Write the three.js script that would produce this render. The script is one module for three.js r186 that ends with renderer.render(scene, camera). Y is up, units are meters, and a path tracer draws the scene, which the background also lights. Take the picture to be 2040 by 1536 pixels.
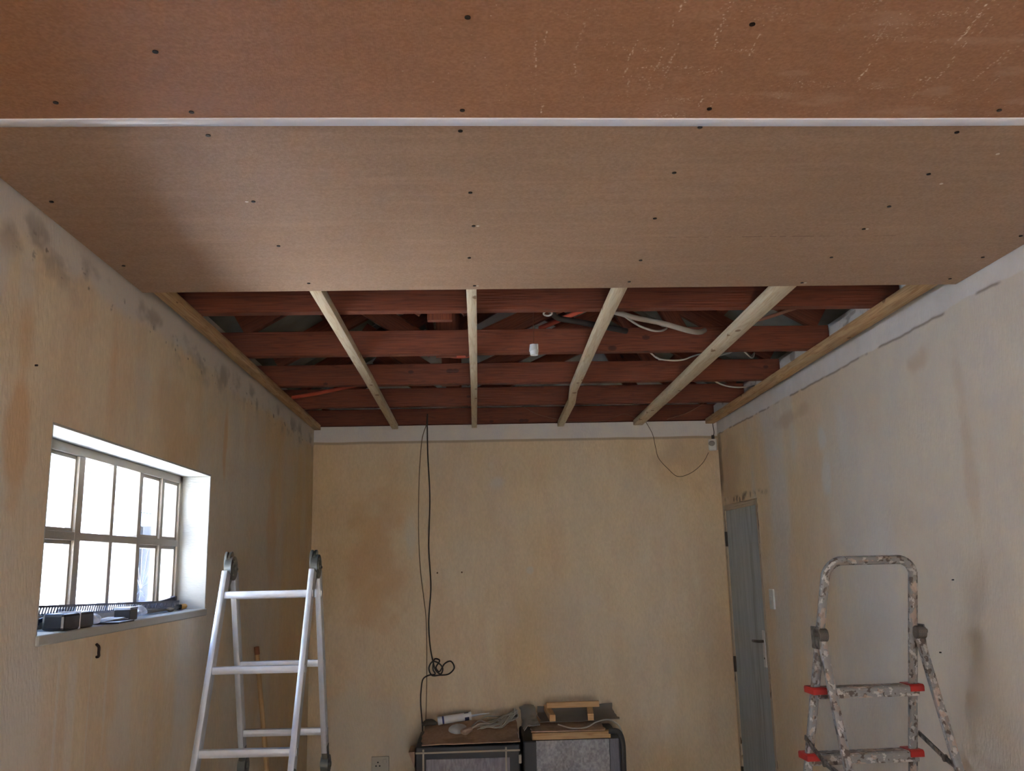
import * as THREE from 'three';
import { RoundedBoxGeometry } from 'three/addons/geometries/RoundedBoxGeometry.js';
import { mergeGeometries, toCreasedNormals } from 'three/addons/utils/BufferGeometryUtils.js';
import { Sky } from 'three/addons/objects/Sky.js';

// ---------- camera, sky, sun, exposure ----------
const scene = new THREE.Scene();
const camera = new THREE.PerspectiveCamera(47.01, 2040 / 1536, 0.05, 200);
camera.position.set(1.1459, 1.6471, 6.2381);
camera.rotation.order = 'YXZ';
camera.rotation.set(0.1982, -0.0415, -0.0231);
scene.add(camera);

const renderer = new THREE.WebGLRenderer({ antialias: true });
renderer.toneMapping = THREE.LinearToneMapping;
renderer.toneMappingExposure = 5.6;
renderer.shadowMap.enabled = true;

const sunDir = new THREE.Vector3(0.20, 0.80, -0.30).normalize();
const sky = new Sky();
sky.scale.setScalar(400);
sky.material.uniforms.turbidity.value = 8;
sky.material.uniforms.rayleigh.value = 0.5;
sky.material.uniforms.cloudCoverage.value = 0;
sky.material.uniforms.mieCoefficient.value = 0.004;
sky.material.uniforms.mieDirectionalG.value = 0.8;
sky.material.uniforms.sunPosition.value.copy(sunDir);
scene.add(sky);
const sun = new THREE.DirectionalLight(0xfff4e8, 20);
sun.position.copy(sunDir).multiplyScalar(20);
sun.target.position.set(0, 0, 3);
sun.castShadow = true;
Object.assign(sun.shadow.camera, { left: -14, right: 14, top: 14, bottom: -14, near: 1, far: 50 });
sun.shadow.mapSize.set(2048, 2048);
scene.add(sun, sun.target);

// ---------- random and noise ----------
function rng(seed) { let s = seed >>> 0; return () => { s = (s + 0x6D2B79F5) >>> 0; let t = s; t = Math.imul(t ^ (t >>> 15), t | 1); t ^= t + Math.imul(t ^ (t >>> 7), t | 61); return ((t ^ (t >>> 14)) >>> 0) / 4294967296; }; }
const rand = rng(7);
const rr = (a, b) => a + (b - a) * rand();
function hash(x, y, s) { let h = Math.imul(x, 374761393) + Math.imul(y, 668265263) + Math.imul(s, 974634777); h = Math.imul(h ^ (h >>> 13), 1274126177); return ((h ^ (h >>> 16)) >>> 0) / 4294967296; }
function vnoise(x, y, s, px = 0, py = 0) {
  const xi = Math.floor(x), yi = Math.floor(y), fx = x - xi, fy = y - yi;
  const u = fx * fx * (3 - 2 * fx), v = fy * fy * (3 - 2 * fy);
  const m = (i, p) => p ? ((i % p) + p) % p : i;
  const x0 = m(xi, px), x1 = m(xi + 1, px), y0 = m(yi, py), y1 = m(yi + 1, py);
  const a = hash(x0, y0, s), b = hash(x1, y0, s), c = hash(x0, y1, s), d = hash(x1, y1, s);
  return a + (b - a) * u + (c - a) * v + (a - b - c + d) * u * v;
}
function fbm(x, y, o, s, px = 0, py = 0) { let t = 0, a = 0.5, n = 0; for (let i = 0; i < o; i++) { t += a * vnoise(x, y, s + i * 17, px, py); n += a; a *= 0.5; x *= 2; y *= 2; px *= 2; py *= 2; } return t / n; }
const sst = (a, b, x) => { const t = Math.min(1, Math.max(0, (x - a) / (b - a))); return t * t * (3 - 2 * t); };
const lerp3 = (a, b, t) => [a[0] + (b[0] - a[0]) * t, a[1] + (b[1] - a[1]) * t, a[2] + (b[2] - a[2]) * t];
function texture(w, h, fn, srgb = true, wrap = THREE.RepeatWrapping) {
  const d = new Uint8Array(w * h * 4);
  for (let j = 0; j < h; j++) for (let i = 0; i < w; i++) {
    const c = fn((i + 0.5) / w, (j + 0.5) / h), k = (j * w + i) * 4;
    if (typeof c === 'number') { d[k] = d[k + 1] = d[k + 2] = Math.max(0, Math.min(255, c * 255)); } else { for (let n = 0; n < 3; n++) d[k + n] = Math.max(0, Math.min(255, c[n])); }
    d[k + 3] = 255;
  }
  const t = new THREE.DataTexture(d, w, h, THREE.RGBAFormat);
  if (srgb) t.colorSpace = THREE.SRGBColorSpace;
  t.magFilter = THREE.LinearFilter; t.minFilter = THREE.LinearMipmapLinearFilter; t.generateMipmaps = true;
  t.wrapS = t.wrapT = wrap; t.needsUpdate = true;
  return t;
}
const withRepeat = (t, x, y) => { const c = t.clone(); c.repeat.set(x, y); c.needsUpdate = true; return c; };

// ---------- scene helpers ----------
const taken = {};
const numbered = (n) => { const k = taken[n] = (taken[n] ?? -1) + 1; return k ? n + '_' + String(k).padStart(3, '0') : n; };
function shade(o) { o.castShadow = o.receiveShadow = true; return o; }
function mesh(name, geo, mat, parent, label) { const m = shade(new THREE.Mesh(geo, mat)); m.name = parent ? name : numbered(name); (parent ?? scene).add(m); if (label) m.userData.label = label; return m; }
function group(name, parent) { const g = new THREE.Group(); g.name = parent ? name : numbered(name); (parent ?? scene).add(g); return g; }
function tag(o, label, category, grp) { o.userData.label = label; o.userData.category = category; if (grp) o.userData.group = grp; return o; }
function structure(o, label, category) { o.userData.kind = 'structure'; return tag(o, label, category); }
const V = (x, y, z) => new THREE.Vector3(x, y, z);
// uv in metres from the local shape: u runs along the longest side
function gridUV(g, along = null, du = 0, dv = 0) {
  g.computeBoundingBox(); const s = g.boundingBox.getSize(V(0, 0, 0)).toArray();
  const L = along ?? s.indexOf(Math.max(...s)), p = g.attributes.position, n = g.attributes.normal, uv = new Float32Array(p.count * 2);
  for (let i = 0; i < p.count; i++) {
    const N = [n.getX(i), n.getY(i), n.getZ(i)].map(Math.abs), D = N.indexOf(Math.max(...N)), P = [p.getX(i), p.getY(i), p.getZ(i)];
    let a = L, b; if (D === L) { a = (L + 1) % 3; b = (L + 2) % 3; } else b = 3 - L - D;
    uv[2 * i] = P[a] + du; uv[2 * i + 1] = P[b] + dv;
  }
  g.setAttribute('uv', new THREE.BufferAttribute(uv, 2)); return g;
}
function box(w, h, d, r = 0.003, x = 0, y = 0, z = 0) { const g = r > 0 ? new RoundedBoxGeometry(w, h, d, 1, Math.min(r, w / 2.1, h / 2.1, d / 2.1)) : new THREE.BoxGeometry(w, h, d).toNonIndexed(); gridUV(g, null, rr(0, 3), rr(0, 3)); g.translate(x, y, z); return g; }
const rect = (a, b, r = 0) => {
  if (!r) return [[-a / 2, -b / 2], [a / 2, -b / 2], [a / 2, b / 2], [-a / 2, b / 2]];
  const o = []; for (const [sx, sy, t0] of [[1, -1, -90], [1, 1, 0], [-1, 1, 90], [-1, -1, 180]]) for (let k = 0; k <= 2; k++) { const t = (t0 + k * 45) * Math.PI / 180; o.push([sx * (a / 2 - r) + r * Math.cos(t), sy * (b / 2 - r) + r * Math.sin(t)]); }
  return o;
};
const oval = (a, b, n = 16) => Array.from({ length: n }, (_, i) => { const t = i / n * 2 * Math.PI, c = Math.cos(t), s = Math.sin(t); return [Math.sign(c) * Math.pow(Math.abs(c), 0.7) * a / 2, Math.sign(s) * Math.pow(Math.abs(s), 0.7) * b / 2]; });
// sweep a closed profile along points; profile x runs across (tangent x up), profile y along up
function sweep(pts, prof, up, crease = 0.6, u0 = 0) {
  const pos = [], uv = [], rings = [], n = prof.length; let len = 0; const U = up.clone().normalize(), lens = [];
  const per = [0]; for (let i = 0; i < n; i++) { const a = prof[i], b = prof[(i + 1) % n]; per.push(per[i] + Math.hypot(a[0] - b[0], a[1] - b[1])); }
  pts.forEach((p, i) => {
    const a = pts[Math.max(0, i - 1)], b = pts[Math.min(pts.length - 1, i + 1)], t = b.clone().sub(a).normalize();
    const s = t.clone().cross(U).normalize(), w = s.clone().cross(t).normalize();
    if (i) len += p.distanceTo(pts[i - 1]); lens.push(len);
    rings.push(prof.map(([x, y]) => p.clone().addScaledVector(s, x).addScaledVector(w, y)));
  });
  const tri = (A, B, C, ua, ub, uc) => { for (const [q, w] of [[A, ua], [B, ub], [C, uc]]) { pos.push(q.x, q.y, q.z); uv.push(w[0] + u0, w[1]); } };
  for (let i = 0; i + 1 < rings.length; i++) for (let k = 0; k < n; k++) {
    const k2 = (k + 1) % n, a = rings[i][k], b = rings[i][k2], c = rings[i + 1][k2], d = rings[i + 1][k];
    const A = [lens[i], per[k]], B = [lens[i], per[k + 1]], C = [lens[i + 1], per[k + 1]], D = [lens[i + 1], per[k]];
    tri(a, c, b, A, C, B); tri(a, d, c, A, D, C);
  }
  for (const [r, s] of [[rings[0], 1], [rings.at(-1), -1]]) for (let k = 1; k + 1 < n; k++) s > 0 ? tri(r[0], r[k], r[k + 1], prof[0], prof[k], prof[k + 1]) : tri(r[0], r[k + 1], r[k], prof[0], prof[k + 1], prof[k]);
  const g = new THREE.BufferGeometry(); g.setAttribute('position', new THREE.Float32BufferAttribute(pos, 3)); g.setAttribute('uv', new THREE.Float32BufferAttribute(uv, 2)); g.computeVertexNormals();
  return crease ? toCreasedNormals(g, crease) : g;
}
const bar = (a, b, w, h, up = V(0, 1, 0), r = 0.002) => sweep([a, b], rect(w, h, r), up, 0.5, rr(0, 2));
const tube = (pts, r, seg = 60, rad = 6) => new THREE.TubeGeometry(new THREE.CatmullRomCurve3(pts.map((p) => p.isVector3 ? p : V(...p))), seg, r, rad, false);
const merge = (list) => mergeGeometries(list.map((g) => { const o = g.index ? g.toNonIndexed() : g; for (const k of Object.keys(o.attributes)) if (!['position', 'normal', 'uv'].includes(k)) o.deleteAttribute(k); return o; }));
function lumpy(geo, amp, freq, seed) { const p = geo.attributes.position; for (let i = 0; i < p.count; i++) { const x = p.getX(i), y = p.getY(i), z = p.getZ(i); p.setXYZ(i, x + amp * (fbm(y * freq + 5, z * freq, 3, seed) - 0.5), y + amp * (fbm(x * freq, z * freq + 9, 3, seed + 3) - 0.5), z + amp * (fbm(x * freq + 2, y * freq, 3, seed + 6) - 0.5)); } geo.computeVertexNormals(); return geo; }

// ---------- dimensions ----------
const W = 2.869, H = 2.596, LEN = 8.0, BED = H - 0.0075;   // battens' underside; underside of the boards
const BT = 0.038, TIE = H + BT;                             // batten depth; underside of the tie beams

// ---------- materials ----------
const std = (o) => new THREE.MeshStandardMaterial({ roughness: 0.9, ...o });
const plasterBump = texture(512, 512, (u, v) => 0.25 * fbm(u * 20, v * 14, 4, 11, 20, 14) + 0.55 * fbm(u * 150, v * 50, 3, 12, 150, 50) + 0.2 * fbm(u * 5, v * 5, 2, 13, 5, 5), false);
function wallMap(a0, a1, h, w, fn) { const hh = Math.round(w * h / (a1 - a0)); return texture(w, hh, (u, v) => fn(a0 + u * (a1 - a0), v * h), true, THREE.ClampToEdgeWrapping); }
const blot = (a, y, ca, cy, ra, ry, s) => { const n = fbm(a * 7, y * 7, 3, s) - 0.5; const d = Math.hypot((a - ca) / ra, (y - cy) / ry) + n * 1.3; return 1 - sst(0.35, 1.1, d); };
const streaks = (a, y, s) => fbm(a * 16, y * 1.1, 4, s);
const OCHRE = [222, 195, 153], TAN = [218, 190, 158], GREY = [214, 207, 195], CREAM = [226, 207, 175], WHITE = [224, 220, 214];
function plaster(a, y, s, g, o) {
  let c = lerp3(CREAM, OCHRE, sst(0.35, 0.68, fbm(a * 1.3, y * 0.9, 4, s)) * o);
  c = lerp3(c, TAN, sst(0.4, 0.75, streaks(a * 0.6, y * 1.6, s + 30)) * 0.5);
  c = lerp3(c, GREY, sst(0.44, 0.66, 0.8 * fbm(a * 1.7 + 4, y * 1.1, 4, s + 60) + 0.2 * streaks(a * 0.5, y * 1.2, s + 90)) * g);
  const f = (fbm(a * 110, y * 50, 3, s + 120) - 0.5) * 14 + (fbm(a * 9, y * 4, 3, s + 140) - 0.5) * 10;
  return [c[0] + f, c[1] + f, c[2] + f];
}
const mapLeft = wallMap(-0.3, 8.2, 2.9, 2048, (z, y) => {
  let c = plaster(z, y, 201, 0.62, 1.15);
  for (const [cz, cy, rz, ry, k] of [[4.18, 2.38, 0.10, 0.16, 0.8], [4.2, 2.12, 0.07, 0.13, 0.75], [4.16, 1.9, 0.12, 0.25, 0.8], [4.02, 2.4, 0.05, 0.14, 0.5], [3.2, 2.26, 0.08, 0.15, 0.4], [1.7, 2.1, 0.16, 0.3, 0.4], [0.8, 2.2, 0.2, 0.35, 0.35], [3.9, 1.35, 0.2, 0.3, 0.6], [3.2, 1.25, 0.12, 0.4, 0.6], [2.6, 1.2, 0.1, 0.5, 0.45]]) c = lerp3(c, [216, 210, 200], 0.8 * k * blot(z, y, cz, cy, rz, ry, 310));
  for (const [cz, cy, rz, ry, k] of [[4.0, 2.05, 0.06, 0.3, 0.7], [2.18, 2.18, 0.04, 0.2, 0.7], [3.45, 2.3, 0.05, 0.25, 0.35], [2.9, 2.2, 0.25, 0.25, 0.4], [1.2, 1.9, 0.12, 0.5, 0.4]]) c = lerp3(c, [214, 166, 116], 0.8 * k * blot(z, y, cz, cy, rz, ry, 340));
  const edge = 2.49 + 0.06 * (fbm(z * 2.2, 1, 4, 371) - 0.5) + 0.05 * (fbm(z * 9, 3, 3, 372) - 0.5);
  c = lerp3(c, [214, 205, 194], 0.8 * sst(edge - 0.025, edge + 0.025, y));
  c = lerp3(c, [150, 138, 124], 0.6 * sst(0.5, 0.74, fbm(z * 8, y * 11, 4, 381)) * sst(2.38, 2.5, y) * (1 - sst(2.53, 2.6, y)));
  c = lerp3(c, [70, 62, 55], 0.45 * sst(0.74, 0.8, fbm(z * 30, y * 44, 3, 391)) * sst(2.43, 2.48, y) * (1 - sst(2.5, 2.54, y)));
  const drip = sst(0.72, 0.8, vnoise(z * 34, 0.5, 395)) * (1 - sst(1.4, 1.44, y)) * sst(1.05, 1.3, y + 0.25 * vnoise(z * 34, 4, 396));
  return lerp3(c, [226, 222, 216], 0.4 * drip * sst(3.2, 3.4, z));
});
const mapBack = wallMap(-0.1, 3.0, 2.9, 1280, (x, y) => {
  let c = plaster(x, y, 501, 0.25, 0.95);
  for (const [cx, cy, ra, ry, k] of [[0.68, 1.87, 0.05, 0.16, 0.75], [1.29, 2.22, 0.06, 0.06, 0.85], [1.24, 2.33, 0.05, 0.05, 0.4], [0.8, 2.0, 0.05, 0.08, 0.5], [1.5, 1.6, 0.03, 0.03, 0.9], [0.4, 0.6, 0.45, 0.4, 0.6], [1.9, 1.3, 0.4, 0.3, 0.25]]) c = lerp3(c, [214, 207, 194], 0.75 * k * blot(x, y, cx, cy, ra, ry, 520));
  c = lerp3(c, [196, 148, 104], 0.35 * blot(x, y, 0.45, 1.7, 0.25, 0.5, 530));
  c = lerp3(c, [190, 160, 130], 0.4 * blot(x, y, 2.6, 2.35, 0.3, 0.2, 531));
  const e = 2.512 + 0.006 * (fbm(x * 6, 2, 3, 541) - 0.5);
  c = lerp3(c, [150, 132, 112], 0.55 * (1 - sst(0.004, 0.014, Math.abs(y - e + 0.008))));
  c = lerp3(c, [WHITE[0] + 14 * (fbm(x * 14, y * 14, 3, 543) - 0.6), WHITE[1] - 2 + 14 * (fbm(x * 14, y * 14, 3, 543) - 0.6), WHITE[2] - 4], 0.92 * sst(e - 0.003, e + 0.003, y));
  return c;
});
const mapRight = wallMap(-0.3, 8.2, 2.9, 2048, (z, y) => {
  let c = plaster(z, y, 701, 0.75, 0.85);
  const g = sst(0.9, 2.6, z + 1.6 * (fbm(z * 1.2, y * 1.1, 4, 711) - 0.5));
  c = lerp3(c, [211 + 10 * (fbm(z * 20, y * 14, 3, 712) - 0.5), 203 + 10 * (fbm(z * 20, y * 14, 3, 712) - 0.5), 190], 0.72 * g);
  for (const [cz, cy, rz, ry, k] of [[1.9, 2.22, 0.06, 0.08, 0.8], [1.92, 2.05, 0.07, 0.12, 0.9], [2.15, 2.25, 0.08, 0.2, 0.4], [1.0, 1.42, 0.06, 0.13, 0.75], [2.4, 1.5, 0.3, 0.4, 0.4]]) c = lerp3(c, [214, 213, 208], 0.7 * k * blot(z, y, cz, cy, rz, ry, 720));
  for (const [cz, cy, rz, ry, k] of [[2.9, 2.38, 0.1, 0.06, 0.4], [1.45, 2.4, 0.35, 0.05, 0.4], [0.25, 2.2, 0.3, 0.3, 0.35], [3.2, 2.0, 0.05, 0.4, 0.25]]) c = lerp3(c, [186, 156, 124], k * blot(z, y, cz, cy, rz, ry, 730));
  c = lerp3(c, [92, 78, 66], 0.6 * sst(0.35, 0.7, fbm(z * 30, y * 30, 3, 735)) * blot(z, y, 0.5, 2.04, 0.5, 0.03, 736));
  c = lerp3(c, [110, 96, 84], 0.6 * blot(z, y, 0.03, 2.35, 0.07, 0.25, 737));
  const e = 2.52 + 0.012 * (fbm(z * 3, 2, 3, 741) - 0.5) + 0.01 * (fbm(z * 14, 7, 2, 742) - 0.5);
  c = lerp3(c, [120, 106, 94], 0.7 * sst(0.42, 0.6, fbm(z * 9, 3, 3, 744)) * (1 - sst(0.003, 0.012, Math.abs(y - e))));
  const n = 22 * (fbm(z * 12, y * 12, 4, 745) - 0.5);
  c = lerp3(c, [217 + n, 213 + n, 208 + n], 0.9 * sst(e - 0.003, e + 0.004, y));
  return lerp3(c, [140, 128, 118], 0.7 * sst(0.56, 0.7, fbm(z * 10, y * 16, 4, 751)) * sst(2.62, 2.7, y));
});
const wallMat = (map, len) => std({ map, bumpMap: withRepeat(plasterBump, len / 0.9, 2.9 / 0.9), bumpScale: 0.0022, roughness: 0.92 });
const M = {
  left: wallMat(mapLeft, 8.5), back: wallMat(mapBack, 3.1), right: wallMat(mapRight, 8.5),
  white: std({ color: 0xdfe0dc, bumpMap: withRepeat(plasterBump, 1.6, 1.6), bumpScale: 0.004, roughness: 0.75 }),
  outside: std({ color: 0xf0efeb, bumpMap: withRepeat(plasterBump, 1, 1), bumpScale: 0.004 }),
};
// pine: pale sapwood with brown grain lines and knots; stained timber: dark red brown
function woodTexture(w, h, L, B, seed, light, dark, knotC, nk, contrast) {
  const R = rng(seed), kn = Array.from({ length: nk }, () => [R() * L, R() * B, 0.006 + R() * 0.008]);
  return texture(w, h, (u, v) => {
    let x = u * L, y = v * B, k = 0, warp = 0;
    for (const [kx, ky, kr] of kn) { let dx = Math.abs(x - kx), dy = Math.abs(y - ky); dx = Math.min(dx, L - dx); dy = Math.min(dy, B - dy); const d = Math.hypot(dx * 0.6, dy) / kr; if (d < 6) { warp += Math.exp(-d * 0.8) * 1.6; k = Math.max(k, 1 - sst(0.7, 1.2, d)); } }
    const g = fbm(u * 3 * L, v * 60 * B + warp, 3, seed, Math.round(3 * L), Math.round(60 * B)), fine = fbm(u * 12 * L, v * 400 * B, 2, seed + 5, Math.round(12 * L), Math.round(400 * B)), big = fbm(u * 2 * L, v * 6 * B, 3, seed + 9, Math.round(2 * L), Math.round(6 * B));
    let c = lerp3(light, dark, contrast * (0.55 * Math.pow(0.5 + 0.5 * Math.sin(g * 26), 3) + 0.35 * fine) + 0.35 * (big - 0.4));
    return lerp3(c, knotC, 0.65 * k);
  });
}
const pineMap = woodTexture(1024, 256, 2, 0.5, 31, [226, 210, 178], [188, 152, 108], [124, 82, 50], 16, 0.6);
const dusty = woodTexture(1024, 256, 2, 0.5, 37, [208, 174, 128], [160, 118, 74], [100, 66, 40], 12, 0.8);
const redMap = woodTexture(1024, 256, 2, 0.5, 43, [128, 67, 41], [86, 40, 24], [52, 26, 18], 7, 0.8);
const woodBump = texture(512, 256, (u, v) => fbm(u * 8, v * 120, 3, 47, 8, 120), false);
for (const t of [pineMap, dusty, redMap]) t.repeat.set(1 / 2, 1 / 0.5);
woodBump.repeat.set(1, 2);
Object.assign(M, {
  pine: std({ map: pineMap, bumpMap: woodBump, bumpScale: 0.001, roughness: 0.75 }),
  dusty: std({ map: dusty, bumpMap: woodBump, bumpScale: 0.001, roughness: 0.8 }),
  red: std({ map: redMap, bumpMap: woodBump, bumpScale: 0.0015, roughness: 0.7 }),
  offcut: std({ map: pineMap, color: 0xffe4c8, bumpMap: woodBump, bumpScale: 0.001, roughness: 0.75 }),
});

// ---------- large structure ----------
// a wall from a shape in (run, height); toWorld maps (run, height, depth) to the world
function wall(name, shape, depth, basis, uvOf, mat) {
  const g = new THREE.ExtrudeGeometry(shape, { depth, bevelEnabled: false });
  g.applyMatrix4(new THREE.Matrix4().makeBasis(...basis));
  const p = g.attributes.position, uv = g.attributes.uv; for (let i = 0; i < p.count; i++) uv.setXY(i, ...uvOf(p.getX(i), p.getY(i), p.getZ(i)));
  return mesh(name, g, mat);
}
function poly(pts, holes = []) { const s = new THREE.Shape(pts.map(([x, y]) => new THREE.Vector2(x, y))); for (const h of holes) s.holes.push(new THREE.Path(h.map(([x, y]) => new THREE.Vector2(x, y)))); return s; }
const win = { z0: 2.377, z1: 3.813, y0: 1.468, y1: 2.044 }, LIN = 0.008;
const zuv = (x, y, z) => [(z + 0.3) / 8.5, y / 2.9];
const wl = wall('wall_left', poly([[-0.22, 0], [LEN + 0.22, 0], [LEN + 0.22, 2.625], [-0.22, 2.625]], [[[win.z0 - LIN, win.y0 - 0.004], [win.z1 + LIN, win.y0 - 0.004], [win.z1 + LIN, win.y1 + LIN], [win.z0 - LIN, win.y1 + LIN]]]), 0.22, [V(0, 0, 1), V(0, 1, 0), V(-1, 0, 0)], zuv, M.left);
structure(wl, 'stained ochre plaster wall with the barred window', 'wall');
mesh('outer_render', new THREE.ExtrudeGeometry(poly([[-0.22, -0.14], [LEN + 0.22, -0.14], [LEN + 0.22, 2.8], [-0.22, 2.8]], [[[win.z0, win.y0 - 0.004], [win.z1, win.y0 - 0.004], [win.z1, win.y1], [win.z0, win.y1]]]), { depth: 0.012, bevelEnabled: false }).applyMatrix4(new THREE.Matrix4().makeBasis(V(0, 0, 1), V(0, 1, 0), V(-1, 0, 0))).translate(-0.2202, 0, 0), M.outside, wl);
mesh('beam_filling', box(0.09, 0.26, LEN + 0.3, 0, -0.175, 2.755, LEN / 2), M.outside, wl);
const door = { z0: 0.02, z1: 0.80, y1: 2.012 };
const wr = wall('wall_right', poly([[-LEN - 0.22, 0], [-door.z1, 0], [-door.z1, door.y1], [-door.z0, door.y1], [-door.z0, 0], [0.22, 0], [0.22, 2.74], [-LEN - 0.22, 2.74]]), 0.22, [V(0, 0, -1), V(0, 1, 0), V(1, 0, 0)], zuv, M.right);
wr.position.x = W; structure(wr, 'greyish plaster wall with the grey door and a white band along the top', 'wall');
mesh('beam_filling', box(0.09, 0.2, LEN + 0.3, 0, 0.175, 2.82, LEN / 2), M.outside, wr);
const wb = wall('wall_back', poly([[-W, 0], [0, 0], [0, 2.622], [-W, 2.622]]), 0.22, [V(-1, 0, 0), V(0, 1, 0), V(0, 0, -1)], (x, y) => [(x + 0.1) / 3.1, y / 2.9], M.back);
structure(wb, 'ochre plaster end wall with a white band along the top', 'wall');
const RIDGE = 1.4345, TAN30 = Math.tan(Math.PI / 6), roofY = (x) => 2.86 + TAN30 * (RIDGE - Math.abs(x - RIDGE));  // top of rafters
mesh('gable', new THREE.ExtrudeGeometry(poly([[-0.22, 2.625], [W + 0.22, 2.625], [W + 0.22, roofY(-0.22) + 0.058], [RIDGE, roofY(RIDGE) + 0.058], [-0.22, roofY(-0.22) + 0.058]]), { depth: 0.08, bevelEnabled: false }).translate(0, 0, -0.22), M.outside, wb);
const wf = wall('wall_front', poly([[-0.22, 0], [1.1, 0], [1.1, 2.05], [1.84, 2.05], [1.84, 0], [W + 0.22, 0], [W + 0.22, roofY(-0.22) + 0.058], [RIDGE, roofY(RIDGE) + 0.058], [-0.22, roofY(-0.22) + 0.058]]), 0.22, [V(1, 0, 0), V(0, 1, 0), V(0, 0, 1)], (x, y) => [(x + 0.3) / 3.4, y / 4], M.outside);
wf.position.z = LEN; structure(wf, 'plaster wall with the wide doorway, behind the camera', 'wall');
const concrete = texture(512, 512, (u, v) => { const n = 30 * (fbm(u * 9, v * 9, 5, 61, 9, 9) - 0.5); return [166 + n, 152 + n, 134 + n]; }); 
const fl = mesh('floor', box(W + 0.44, 0.12, LEN + 0.44, 0, W / 2, -0.06, LEN / 2), std({ map: concrete })); structure(fl, 'bare screeded concrete floor', 'floor');

// ceiling: brown boards with screws and a white joint strip
const fibre = (u, v, s, w, h) => (fbm(u * w * 5, v * h * 60, 3, s) - 0.5) * 7 + (fbm(u * w * 190, v * h * 230, 2, s + 3) - 0.5) * 26 + (fbm(u * w * 2, v * h * 2, 4, s + 6) - 0.5) * 16;
const BOARD = [173, 140, 111];
const boardA = texture(2048, 860, (u, v) => {
  const x = u * 2.86, z = 3.268 + v * 1.196, f = fibre(u, v, 81, 2.86, 1.2); let c = [BOARD[0] + f, BOARD[1] + f, BOARD[2] + f];
  const pr = (1 - sst(0.002, 0.004, Math.abs(z - 3.757))) * (vnoise(x * 60, 1, 83) > 0.45 ? 1 : 0) * ((x > 0.16 && x < 0.75) || (x > 1.71 && x < 2.42) ? 1 : 0) * sst(0.3, 0.7, fbm(x * 4, 2, 2, 84));
  c = lerp3(c, [118, 84, 66], 0.55 * pr);
  return lerp3(c, [196, 160, 128], 0.22 * sst(0.6, 0.8, fbm(x * 3, z * 40, 3, 86)));
});
const R2 = rng(99), scr = [];
for (let k = 0; k < 60; k++) { const x = 1.25 + 1.55 * Math.pow(R2(), 0.75), z = 4.5 + 0.4 * R2(), n = 3 + Math.floor(R2() * 12), dx = 0.25 * (R2() - 0.5), f = 0.4 + 0.6 * R2(); for (let i = 0; i < n; i++) if (R2() < 0.75) scr.push([x + dx * (i - n / 2) * 0.008 + 0.005 * (R2() - 0.5), z + (i - n / 2) * 0.008 + 0.006 * (R2() - 0.5), 0.0009 + 0.0022 * R2() * R2(), 0.0014 + 0.005 * R2() * R2(), f * (0.5 + 0.5 * R2())]); }
for (let k = 0; k < 55; k++) { const x = 1.3 + 1.5 * R2(), z = 4.485 + 0.4 * R2(), n = 8 + Math.floor(26 * R2()), w = 0.03 + 0.06 * R2(), f = 0.3 + 0.7 * R2(); for (let i = 0; i < n; i++) { const q = R2() + R2() - 1; scr.push([x + w * q, z + 0.03 * (R2() + R2() - 1) * R2(), 0.0009 + 0.003 * R2() * R2() * R2(), 0.0008 + 0.0016 * R2() * R2(), f * (0.4 + 0.6 * R2())]); } }
for (let k = 0; k < 260; k++) scr.push([1.0 + 1.85 * R2(), 4.48 + 0.55 * R2(), 0.0008 + 0.0012 * R2() * R2(), 0.0008 + 0.0014 * R2() * R2(), 0.4 + 0.6 * R2()]);
const cells = new Map(); for (const s of scr) for (let i = -1; i <= 1; i++) for (let j = -1; j <= 1; j++) { const k = Math.floor(s[0] * 40 + i) + ',' + Math.floor(s[1] * 40 + j); if (!cells.has(k)) cells.set(k, []); cells.get(k).push(s); }
const boardB = texture(2048, 860, (u, v) => {
  const x = u * 2.86, z = 4.47 + v * 1.196, f = fibre(u, v, 91, 2.86, 1.2); let c = [BOARD[0] - 2 + f, BOARD[1] - 18 + f, BOARD[2] - 24 + f];
  let m = 0; for (const s of cells.get(Math.floor(x * 40) + ',' + Math.floor(z * 40)) ?? []) { const d = Math.hypot((x - s[0]) / s[2], (z - s[1]) / s[3]); if (d < 1.4) m = Math.max(m, (1 - sst(0.6, 1.4, d)) * s[4]); }
  const rub = 0.35 * sst(0.56, 0.78, fbm(x * 9, z * 26, 4, 95)) * sst(1.2, 2.0, x) * (1 - sst(4.8, 5.1, z));
  return lerp3(lerp3(c, [206, 172, 146], rub), [244, 228, 208], m);
});
const paper = texture(256, 256, (u, v) => fbm(u * 120, v * 30, 2, 97, 120, 30), false); paper.repeat.set(14, 6);
const bmA = std({ map: boardA, bumpMap: paper, bumpScale: 0.0004, roughness: 0.62 }), bmB = std({ map: boardB, bumpMap: paper, bumpScale: 0.0004, roughness: 0.62 });
M.board = bmA;
const ceiling = structure(group('ceiling'), 'brown plasterboard ceiling boards with a white joint strip', 'ceiling');
const screwMat = std({ color: 0x241a16, roughness: 0.5, metalness: 0.4 }), screwGeo = new THREE.CylinderGeometry(0.0055, 0.0055, 0.002, 10), flake = new THREE.CylinderGeometry(0.0035, 0.005, 0.0012, 7), flakeMat = std({ color: 0xe8dccb });
function board(z0, z1, mat, x0 = 0.006, x1 = 2.863) {
  const g = new THREE.BoxGeometry(x1 - x0, 0.007, z1 - z0, 1, 1, 1), p = g.attributes.position, uv = g.attributes.uv;
  for (let i = 0; i < p.count; i++) uv.setXY(i, (p.getX(i) + (x1 - x0) / 2) / 2.86, (p.getZ(i) + (z1 - z0) / 2) / 1.196);
  const m = mesh('ceiling_board', g, mat, ceiling); m.position.set((x0 + x1) / 2, H - 0.004, (z0 + z1) / 2); return m;
}
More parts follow.
